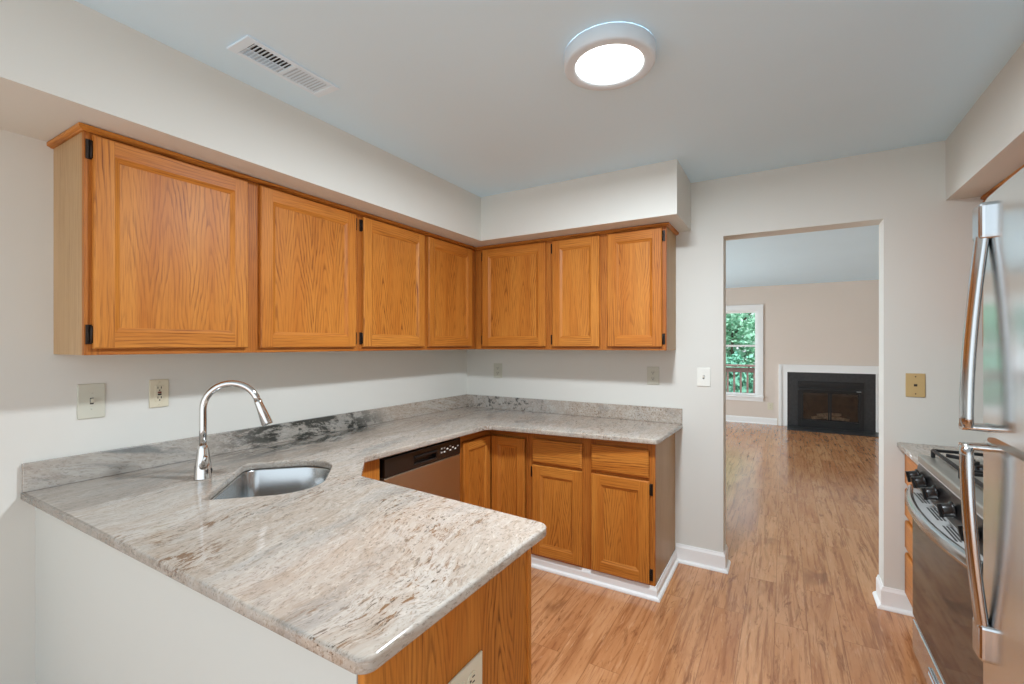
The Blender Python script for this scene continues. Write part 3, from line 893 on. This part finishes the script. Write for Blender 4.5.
# ------------------------------------------------------------------ plates on the walls (local: front faces -y, centre at origin)
def plate(name, label, cat, loc, rz, w_, h_, m, kind, group=None, flat=False):
    t = thing(name, label, cat, loc, rz)
    b = bmesh.new(); bbox(b, -w_/2, w_/2, -0.006, 0, -h_/2, h_/2, 0.0025, 2)
    obj('cover_plate', b, m, t)
    def screw(x, z):
        b = bmesh.new(); u = bmesh.new(); lathe(u, [(0.0032, 0), (0.0030, 0.0012), (0.001, 0.0016)], 10); merge(b, u, 0, Matrix.Translation((x, -0.006, z))@Matrix.Rotation(PI/2, 4, 'X')); obj('screw', b, M_SLOT if kind == 'phone' else m, t)
    if kind == 'toggle':
        b = bmesh.new(); box(b, -0.0055, 0.0055, -0.0064, -0.006, -0.0125, 0.0125); obj('switch_slot', b, M_SLOT, t)
        b = bmesh.new(); prism(b, [(-0.006, -0.008), (-0.019, 0.004), (-0.019, 0.011), (-0.006, 0.008)], 'x', -0.0042, 0.0042); obj('toggle', b, m, t)
        screw(0, 0.030); screw(0, -0.030)
    elif kind in ('duplex', 'duplex_side'):
        for s in (-1, 1):
            c = (0, s*0.0195) if kind == 'duplex' else (s*0.0195, 0)
            b = bmesh.new(); u = bmesh.new(); lathe(u, [(0.0168, 0), (0.0165, 0.0015), (0.0155, 0.002)], 24)
            merge(b, u, 0, Matrix.Translation((c[0], -0.006, c[1]))@Matrix.Rotation(PI/2, 4, 'X')); r = obj('receptacle', b, m, t)
            b = bmesh.new()
            if kind == 'duplex':
                box(b, -0.0075, -0.0048, -0.0086, -0.0078, c[1]-0.001, c[1]+0.008); box(b, 0.0048, 0.0075, -0.0086, -0.0078, c[1]-0.001, c[1]+0.008); box(b, -0.0025, 0.0025, -0.0086, -0.0078, c[1]-0.010, c[1]-0.005)
            else:
                box(b, c[0]-0.001, c[0]+0.008, -0.0086, -0.0078, -0.0075, -0.0048); box(b, c[0]-0.001, c[0]+0.008, -0.0086, -0.0078, 0.0048, 0.0075); box(b, c[0]-0.010, c[0]-0.005, -0.0086, -0.0078, -0.0025, 0.0025)
            obj('slot', b, M_SLOT, r)
        screw(0, 0)
    elif kind == 'gfci':
        b = bmesh.new(); bbox(b, -0.0165, 0.0165, -0.008, -0.004, -0.0335, 0.0335, 0.001, 1); r = obj('receptacle', b, m, t)
        for s in (-1, 1):
            c = s*0.021
            for q in ((-0.0075, -0.0048, c-0.001, c+0.008), (0.0048, 0.0075, c-0.001, c+0.008), (-0.0025, 0.0025, c-0.010, c-0.005)):
                b = bmesh.new(); box(b, q[0], q[1], -0.0086, -0.0078, q[2], q[3]); obj('slot', b, M_SLOT, r)
        for s, mm in ((-1, M_BLACK), (1, plain('test_button_red', srgb(110, 44, 36), 0.4))):
            b = bmesh.new(); bbox(b, -0.007, 0.007, -0.0096, -0.0078, s*0.0042-0.0034, s*0.0042+0.0034, 0.0006, 1); obj('button', b, mm, r)
        screw(0, 0.047); screw(0, -0.047)
    elif kind == 'phone':
        b = bmesh.new(); box(b, -0.007, 0.007, -0.0068, -0.006, -0.006, 0.006); obj('jack', b, M_SLOT, t)
        screw(0, 0.045); screw(0, -0.045)
    return t


plate('light_switch', 'oversized pale toggle switch plate at the left under the nearest cabinet', 'switch', (0.0005, -2.457, 1.2035), PI/2, 0.083, 0.133, M_CREAM, 'toggle')
plate('wall_outlet', 'ivory outlet with test buttons in its middle, left of the faucet', 'outlet', (0.0005, -2.233, 1.213), PI/2, 0.071, 0.118, M_IVORY, 'gfci')
plate('wall_outlet', 'small outlet on the back wall near the room corner', 'outlet', (0.314, -0.0005, 1.211), 0, 0.080, 0.118, M_CREAM, 'duplex')
plate('wall_outlet', 'small outlet under the free end of the back wall cabinets', 'outlet', (1.551, -0.0005, 1.212), 0, 0.080, 0.120, M_CREAM, 'duplex')
plate('light_switch', 'white toggle switch plate on the strip of wall beside the doorway', 'switch', (1.869, -0.0005, 1.214), 0, 0.080, 0.118, M_WPLAST, 'toggle')
plate('phone_jack_plate', 'tan wall phone jack plate between the doorway and the refrigerator', 'phone jack', (2.907, -0.0005, 1.208), 0, 0.080, 0.124, M_TAN, 'phone')
plate('wall_outlet', 'ivory outlet mounted sideways on the peninsula end panel', 'outlet', (1.6905, -2.325, 0.655), PI/2, 0.127, 0.082, M_IVORY, 'duplex_side')
plate('wall_outlet', 'small cream outlet low on the living room wall beside the fireplace', 'outlet', (2.10, FY-0.0005, 0.325), 0, 0.085, 0.125, M_IVORY, 'duplex')

# ------------------------------------------------------------------ ceiling
lp = thing('ceiling_light', 'round white flush ceiling light switched on', 'ceiling light', (1.772, -1.567, H))
b = bmesh.new(); lathe(b, [(0.157, -0.0005), (0.160, -0.004), (0.160, -0.046), (0.157, -0.0505), (0.151, -0.052), (0.124, -0.051), (0.120, -0.048), (0.118, -0.044)], 64, cap=False); obj('housing', b, M_LAMPWH, lp)
b = bmesh.new(); lathe(b, [(0.119, -0.045), (0.100, -0.0465), (0.05, -0.047), (0.005, -0.047)], 64); obj('diffuser', b, M_LAMPON, lp)
area('ceiling_light_glow', (1.772, -1.567, H-0.056), (0, 0, 0), 0.23, 0.23, LAMP_POWER, (0.83, 0.92, 1.0), 'DISK')

vt = thing('ceiling_vent', 'white rectangular air vent in the ceiling above the sink cabinets', 'vent', (0.687, -2.093, H))
W2_, L2_ = 0.066, 0.188
b = bmesh.new()
fw_ = 0.021
bbox(b, -W2_, W2_, -L2_, -L2_+0.035, -0.007, -0.0005, 0.002, 1); bbox(b, -W2_, W2_, L2_-0.035, L2_, -0.007, -0.0005, 0.002, 1)
bbox(b, -W2_, -W2_+fw_, -L2_+0.034, L2_-0.034, -0.007, -0.0005, 0.002, 1); bbox(b, W2_-fw_, W2_, -L2_+0.034, L2_-0.034, -0.007, -0.0005, 0.002, 1)
bbox(b, -W2_+fw_, W2_-fw_, -0.008, 0.008, -0.007, -0.0005, 0.001, 1)
obj('frame', b, M_WHITEMET, vt)
b = bmesh.new(); box(b, -W2_+0.01, W2_-0.01, -L2_+0.02, L2_-0.02, -0.0012, -0.0006); obj('duct_opening', b, M_VENTDK, vt)
for s in (-1, 1):
    for k in range(10):
        y = s*0.014+s*(k+0.5)*0.0140
        hw_, an = (0.0060, math.radians(30)) if s < 0 else (0.0044, math.radians(6))
        b = bmesh.new(); u = bmesh.new(); box(u, -W2_+fw_, W2_-fw_, -hw_, hw_, -0.0006, 0.0006)
        merge(b, u, 0, Matrix.Translation((0, y, -0.0048))@Matrix.Rotation(an, 4, 'X')); obj('louver', b, M_WHITEMET, vt)
b = bmesh.new(); box(b, -W2_+fw_, -0.002, -L2_+0.036, -0.010, -0.0022, -0.0014); box(b, -W2_+fw_, W2_-fw_, 0.010, L2_-0.036, -0.0022, -0.0014); obj('damper', b, M_VENTGR, vt)
b = bmesh.new(); box(b, -0.0015, 0.0015, -L2_+0.035, -0.008, -0.0068, -0.0055); obj('divider', b, M_WHITEMET, vt)

# ------------------------------------------------------------------ fireplace in the living room
fp = thing('fireplace', 'black slate fireplace with a white surround in the living room', 'fireplace', (2.973, FY, 0))
hw, zt_ = 0.612, 0.945
b = bmesh.new()
def surround(bm, w0, w1, z0, z1, y0, y1, mi=0):
    box(bm, -w1, -w0, y0, y1, 0, z1, mi); box(bm, w0, w1, y0, y1, 0, z1, mi); box(bm, -w0, w0, y0, y1, z0, z1, mi)
surround(b, hw, hw+0.11, zt_, zt_+0.105, -0.03, -0.0005); surround(b, hw+0.088, hw+0.132, zt_+0.085, zt_+0.128, -0.042, -0.0005); surround(b, hw, hw+0.02, zt_, zt_+0.02, -0.036, -0.002)
obj('mantel_surround', b, M_TRIM, fp)
b = bmesh.new(); surround(b, 0.46, hw, 0.80, zt_, -0.026, -0.0005); obj('slate_surround', b, M_SLATE, fp)
b = bmesh.new(); surround(b, 0.40, 0.4595, 0.62, 0.7995, -0.034, -0.0005); box(b, -0.3995, 0.3995, -0.034, -0.0005, 0.012, 0.13); obj('metal_frame', b, M_FBLACK, fp)
b = bmesh.new(); bbox(b, -0.455, 0.455, -0.055, -0.03, 0.63, 0.685, 0.01, 2); bbox(b, -0.44, 0.44, -0.042, -0.03, 0.72, 0.785, 0.004, 1); obj('hood', b, M_FBLACK, fp)
b = bmesh.new(); bbox(b, 0.36, 0.42, -0.058, -0.054, 0.642, 0.650, 0.001, 1); obj('latch', b, M_SILVER, fp)
b = bmesh.new(); box(b, -0.40, 0.40, -0.005, -0.001, 0.131, 0.619); obj('firebox_back', b, M_FBRICK, fp)
for s in (-1, 1):
    b = bmesh.new(); x0, x1 = (-0.398, -0.004) if s < 0 else (0.004, 0.398)
    for q in ((x0, x0+0.02, 0.135, 0.615), (x1-0.02, x1, 0.135, 0.615), (x0, x1, 0.135, 0.15), (x0, x1, 0.60, 0.615)): box(b, q[0], q[1], -0.034, -0.026, q[2], q[3])
    dr = obj('glass_door', b, M_FBLACK, fp)
    b = bmesh.new(); box(b, x0+0.02, x1-0.02, -0.031, -0.029, 0.15, 0.60); obj('pane', b, M_FGLASS, dr)
for (xa, za, xb, zb_) in ((-0.26, 0.17, 0.02, 0.20), (-0.05, 0.18, 0.27, 0.17), (-0.18, 0.22, 0.16, 0.25)):
    b = bmesh.new(); tube(b, [(xa, -0.017, za), ((xa+xb)/2, -0.016, (za+zb_)/2+0.01), (xb, -0.017, zb_)], [0.009, 0.011, 0.008], 10, squash=(1, 3)); obj('log', b, M_LOG, fp)
b = bmesh.new(); bbox(b, -hw-0.005, hw+0.05, -0.47, -0.037, 0.0005, 0.012, 0.003, 1); obj('hearth', b, M_SLATE, fp)

# ------------------------------------------------------------------ right hand run (local x = -world y, front faces world -x)
def right(y, x=RW): return (x, y)
rb = thing('base_cabinet', 'narrow oak base cabinet with four stacked drawers between wall and range', 'cabinet', (RW, 0, 0), -PI/2)
RD = RW-2.862-0.0
carcass(rb, 0.002, 0.452, -RD+0.039, -0.002, 0.1, ZU)
face_frame(rb, [(0.002, 0.03, 0.1, ZU, 'v'), (0.424, 0.452, 0.1, ZU, 'v')]+[(0.03, 0.424, a, c, 'h') for a, c in ((0.1, 0.125), (0.31, 0.36), (0.48, 0.53), (0.65, 0.70), (0.845, ZU))], -RD+0.02)
for z0, z1 in ((0.105, 0.322), (0.346, 0.492), (0.515, 0.662), (0.686, 0.852)): make_drawer(rb, 0.004, 0.448, z0, z1, -RD+0.0195)
b = bmesh.new(); box(b, 0.002, 0.452, -(RW-2.905), -(RW-2.925), 0, 0.0995); obj('toe_kick', b, M_TRIM, rb)
o = slab('granite_countertop', [(2.832, -0.0005), (RW-0.0005, -0.0005), (RW-0.0005, -0.456), (2.832, -0.456)], [], ZU+0.0005, ZC, 0.006, M_GRAN)
tag(o, 'short granite worktop between the tan phone plate and the range', 'countertop')

# range
RY0, RWID = -0.462, 0.886
rg_ = thing('gas_range', 'steel gas range with black knobs standing beyond the refrigerator', 'range', (RW, RY0, 0), -PI/2)
def RX(x): return -(RW-x)         # world x -> local y
b = bmesh.new(); box(b, 0.003, RWID-0.003, RX(2.85), -0.01, 0.05, 0.895); obj('body', b, M_BLACK, rg_)
b = bmesh.new(); bbox(b, 0, RWID, RX(2.828), -0.005, 0.897, 0.930, 0.006, 3); obj('cooktop', b, M_COOK, rg_)
b = bmesh.new(); prism(b, [(RX(2.832), 0.8965), (RX(2.812), 0.800), (RX(2.86), 0.800), (RX(2.86), 0.8965)], 'x', 0.004, RWID-0.004); obj('control_panel', b, M_SILVER, rg_)
b = bmesh.new(); prism(b, [(RX(2.8315), 0.892), (RX(2.8115), 0.806), (RX(2.815), 0.806), (RX(2.835), 0.892)], 'x', 0.01, RWID-0.01); bmesh.ops.translate(b, verts=b.verts[:], vec=(0, -0.0015, 0)); obj('control_fascia', b, M_BLACK, rg_)
for ky in (0.075, 0.175, 0.345, 0.555, 0.78):
    b = bmesh.new(); u = bmesh.new()
    lathe(u, [(0.030, 0), (0.030, 0.006), (0.024, 0.009), (0.0225, 0.030), (0.020, 0.034)], 24)
    bbox(u, -0.006, 0.006, -0.023, 0.023, 0.030, 0.043, 0.002, 2)
    an = math.atan2(0.02, 0.0965)
    merge(b, u, 0, Matrix.Translation((ky, RX(2.819), 0.849))@Matrix.Rotation(PI/2+an, 4, 'X')); kb = obj('knob', b, M_BLACK, rg_)
# oven door with a bowed top ledge
b = bmesh.new(); bbox(b, 0.006, RWID-0.006, RX(2.812), RX(2.849), 0.20, 0.760, 0.006, 2); od = obj('oven_door', b, M_SILVER, rg_)
b = bmesh.new(); bbox(b, 0.012, RWID-0.012, RX(2.8085), RX(2.814), 0.215, 0.742, 0.002, 1); obj('door_glass', b, M_OVENGL, od)
def bow(x): return RX(2.800)-0.055*(1-((x-RWID/2)/(RWID/2-0.004))**2)
b = bmesh.new(); N_ = 28
xs = [0.006+(RWID-0.012)*i/N_ for i in range(N_+1)]
prism(b, [(x, bow(x)+0.016) for x in xs]+[(RWID-0.006, RX(2.835)), (0.006, RX(2.835))], 'z', 0.765, 0.789); obj('vent_ledge', b, M_SILVER, od)
for gcx in (0.21, 0.42, 0.63):
    for k in range(3):
        yy = RX(2.805)-0.010*k+0.006
        b = bmesh.new(); bbox(b, gcx-0.075, gcx+0.075, yy-0.003, yy+0.003, 0.7885, 0.7900, 0.0005, 1); obj('vent_slot', b, M_BLACK, od)
b = bmesh.new(); rings = []
for x in xs:
    y = bow(x)
    rings.append([b.verts.new(p) for p in ((x, y-0.006, 0.752), (x, y-0.010, 0.766), (x, y-0.006, 0.784), (x, y+0.004, 0.795), (x, y+0.014, 0.793), (x, y+0.014, 0.752))])
for A, C in zip(rings, rings[1:]):
    for i in range(6):
        f = b.faces.new((A[i], A[(i+1) % 6], C[(i+1) % 6], C[i])); f.smooth = True
b.faces.new(rings[0]); b.faces.new(rings[-1][::-1]); obj('oven_handle', b, M_HANDLE, od)
b = bmesh.new(); bbox(b, 0.006, RWID-0.006, RX(2.809), RX(2.849), 0.052, 0.192, 0.005, 2); dr = obj('warming_drawer', b, M_STEEL, rg_)
b = bmesh.new(); bbox(b, 0.30, 0.586, RX(2.801), RX(2.8095), 0.122, 0.150, 0.004, 2); obj('drawer_pull', b, M_HANDLE, dr)
b = bmesh.new(); bbox(b, 0.315, 0.571, RX(2.8002), RX(2.802), 0.128, 0.138, 0.0005, 1); obj('pull_recess', b, M_WHITEMET, dr)
# feet carry the range
for fx in (0.05, RWID-0.05):
    for fy in (RX(2.90), -0.08):
        b = bmesh.new(); u = bmesh.new(); lathe(u, [(0.018, 0), (0.018, 0.01), (0.010, 0.012), (0.010, 0.051)], 12); merge(b, u, 0, Matrix.Translation((fx, fy, 0))); obj('foot', b, M_BLACK, rg_)
# burners and grates
for gx in (0.235, 0.651):
    for gy in (RX(2.98), RX(3.28)):
        b = bmesh.new(); u = bmesh.new(); lathe(u, [(0.055, 0.9305), (0.050, 0.936), (0.038, 0.940), (0.038, 0.946), (0.030, 0.951), (0.004, 0.952)], 24); merge(b, u, 0, Matrix.Translation((gx, gy, 0))); obj('burner', b, M_IRON, rg_)
for gx in (0.235, 0.651):
    b = bmesh.new(); x0, x1, ya, yb2 = gx-0.185, gx+0.185, RX(2.87), RX(3.40)
    zt2 = 0.968
    for xx in (x0, x1): bbox(b, xx-0.006, xx+0.006, ya, yb2, zt2-0.012, zt2, 0.002, 1)
    for yy in (ya, (ya+yb2)/2, yb2): bbox(b, x0, x1, yy-0.006, yy+0.006, zt2-0.012, zt2, 0.002, 1)
    for gy in (RX(2.98), RX(3.28)):
        for k in range(4):
            a = k*PI/2+PI/4
            u = bmesh.new(); bbox(u, 0.028, 0.125, -0.005, 0.005, zt2-0.012, zt2+0.002, 0.002, 1); merge(b, u, 0, Matrix.Translation((gx, gy, 0))@Matrix.Rotation(a, 4, 'Z'))
    for xx in (x0, x1):
        for yy in (ya, yb2): bbox(b, xx-0.007, xx+0.007, yy-0.007, yy+0.007, 0.9305, zt2-0.006, 0.002, 1)
    obj('grate', b, M_IRON, rg_)

# wall units above
RU = RW-3.175
wall_cabinet('narrow oak wall cabinet against the doorway wall beyond the refrigerator', (RW, 0.0), -PI/2, 0.452, [(0.03, 0.43, 'l')], [(0, 0.045), (0.407, 0.452)], depth=RU)
wall_cabinet('short oak wall cabinet over the range hood', (RW, -0.462), -PI/2, 0.886, [(0.022, 0.432, 'l'), (0.454, 0.864, 'r')], [(0, 0.04), (0.417, 0.469), (0.846, 0.886)], depth=RU, zb=1.838)
wall_cabinet('short oak wall cabinet over the refrigerator', (RW, -1.66), -PI/2, 0.86, [(0.022, 0.42, 'l'), (0.44, 0.838, 'r')], [(0, 0.04), (0.405, 0.455), (0.82, 0.86)], depth=RU, zb=1.84)
crown('crown_moulding', 'oak crown strip under the right hand soffit over the refrigerator', [(RW-RU, 0), (RW-RU, -2.52)])
hd = thing('range_hood', 'white range hood with a dark underside behind the refrigerator handle', 'range hood', (RW, -0.463, 1.722), -PI/2)
b = bmesh.new(); prism(b, [(-0.003, 0.004), (-0.44, 0.004), (-0.44, 0.05), (-0.38, 0.113), (-0.003, 0.113)], 'x', 0.001, 0.884); obj('canopy', b, M_WHITEMET, hd)
b = bmesh.new(); box(b, 0.012, 0.873, -0.43, -0.01, 0.0, 0.0035); obj('filter', b, M_BLACK, hd)

# refrigerator
FX, FY0, FWD = 2.710, -1.668, 0.84
fr = thing('refrigerator', 'tall brushed steel refrigerator with two bowed bar handles', 'refrigerator', (RW, FY0, 0), -PI/2)
b = bmesh.new(); bbox(b, 0.006, FWD-0.006, RX(2.79), -0.04, 0.03, 1.738, 0.004, 1); obj('body', b, plain('fridge_grey', srgb(120, 122, 124), 0.45), fr)
def fdoor(name, z0, z1):
    b = bmesh.new()
    n = 24; prof = []
    for i in range(n+1):
        x = FWD*i/n; q = (x-FWD/2)/(FWD/2)
        prof.append((x, RX(FX)-0.016*(1-q*q)+(0.010*max(0, abs(q)-0.93)/0.07)**1.0))
    poly = prof+[(FWD, RX(2.783)), (0, RX(2.783))]
    prism(b, poly, 'z', z0, z1)
    bmesh.ops.bevel(b, geom=[e for e in b.edges if abs(e.verts[0].co.z-e.verts[1].co.z) < 1e-6], offset=0.006, segments=2, profile=0.5, affect='EDGES')
    return obj(name, b, M_STEEL, fr)
fz = fdoor('freezer_door', 1.222, 1.751); fd = fdoor('fridge_door', 0.075, 1.205)
def fhandle(door, zs, ze):
    """bar from the bracket (zs, close to the door) bowing out to the arm at ze"""
    n = 22; xh = 0.075
    y_at = lambda u: RX(2.703)-0.032*math.sin(min(1.0, u)*PI*0.5)-0.002
    b = bmesh.new(); pts = []
    for i in range(n+1):
        u = i/n; pts.append(Vector((xh, y_at(u), zs+(ze-zs)*u)))
    tube(b, pts, 0.0135, 14, squash=(1.7, 0.85))
    h = obj('handle', b, M_HANDLE, door)
    s = 1 if ze > zs else -1
    b = bmesh.new(); z = ze
    tube(b, [pts[-1]-Vector((0, 0.010, 0)), pts[-1]+Vector((0, 0.012, 0)), Vector((xh, RX(FX)-0.010, z)), Vector((xh, RX(FX)+0.006, z))], [0.011, 0.012, 0.013, 0.018], 14, squash=(1.5, 0.7)); obj('standoff', b, M_CHROME, h)
    b = bmesh.new(); bbox(b, xh-0.028, xh+0.026, RX(2.684), RX(FX)+0.006, min(zs-s*0.015, zs+s*0.068), max(zs-s*0.015, zs+s*0.068), 0.009, 3); obj('bracket', b, M_HANDLE, h)
fhandle(fz, 1.722, 1.236); fhandle(fd, 0.735, 1.192)
b = bmesh.new(); bbox(b, 0.02, FWD-0.02, RX(2.775), RX(2.80), 0.012, 0.07, 0.003, 1); obj('toe_grille', b, M_BLACK, fr)
for fx in (0.06, FWD-0.06):
    for fy in (RX(2.85), -0.12):
        b = bmesh.new(); u = bmesh.new(); lathe(u, [(0.02, 0), (0.02, 0.01), (0.012, 0.012), (0.012, 0.032)], 12); merge(b, u, 0, Matrix.Translation((fx, fy, 0))); obj('foot', b, M_BLACK, fr)
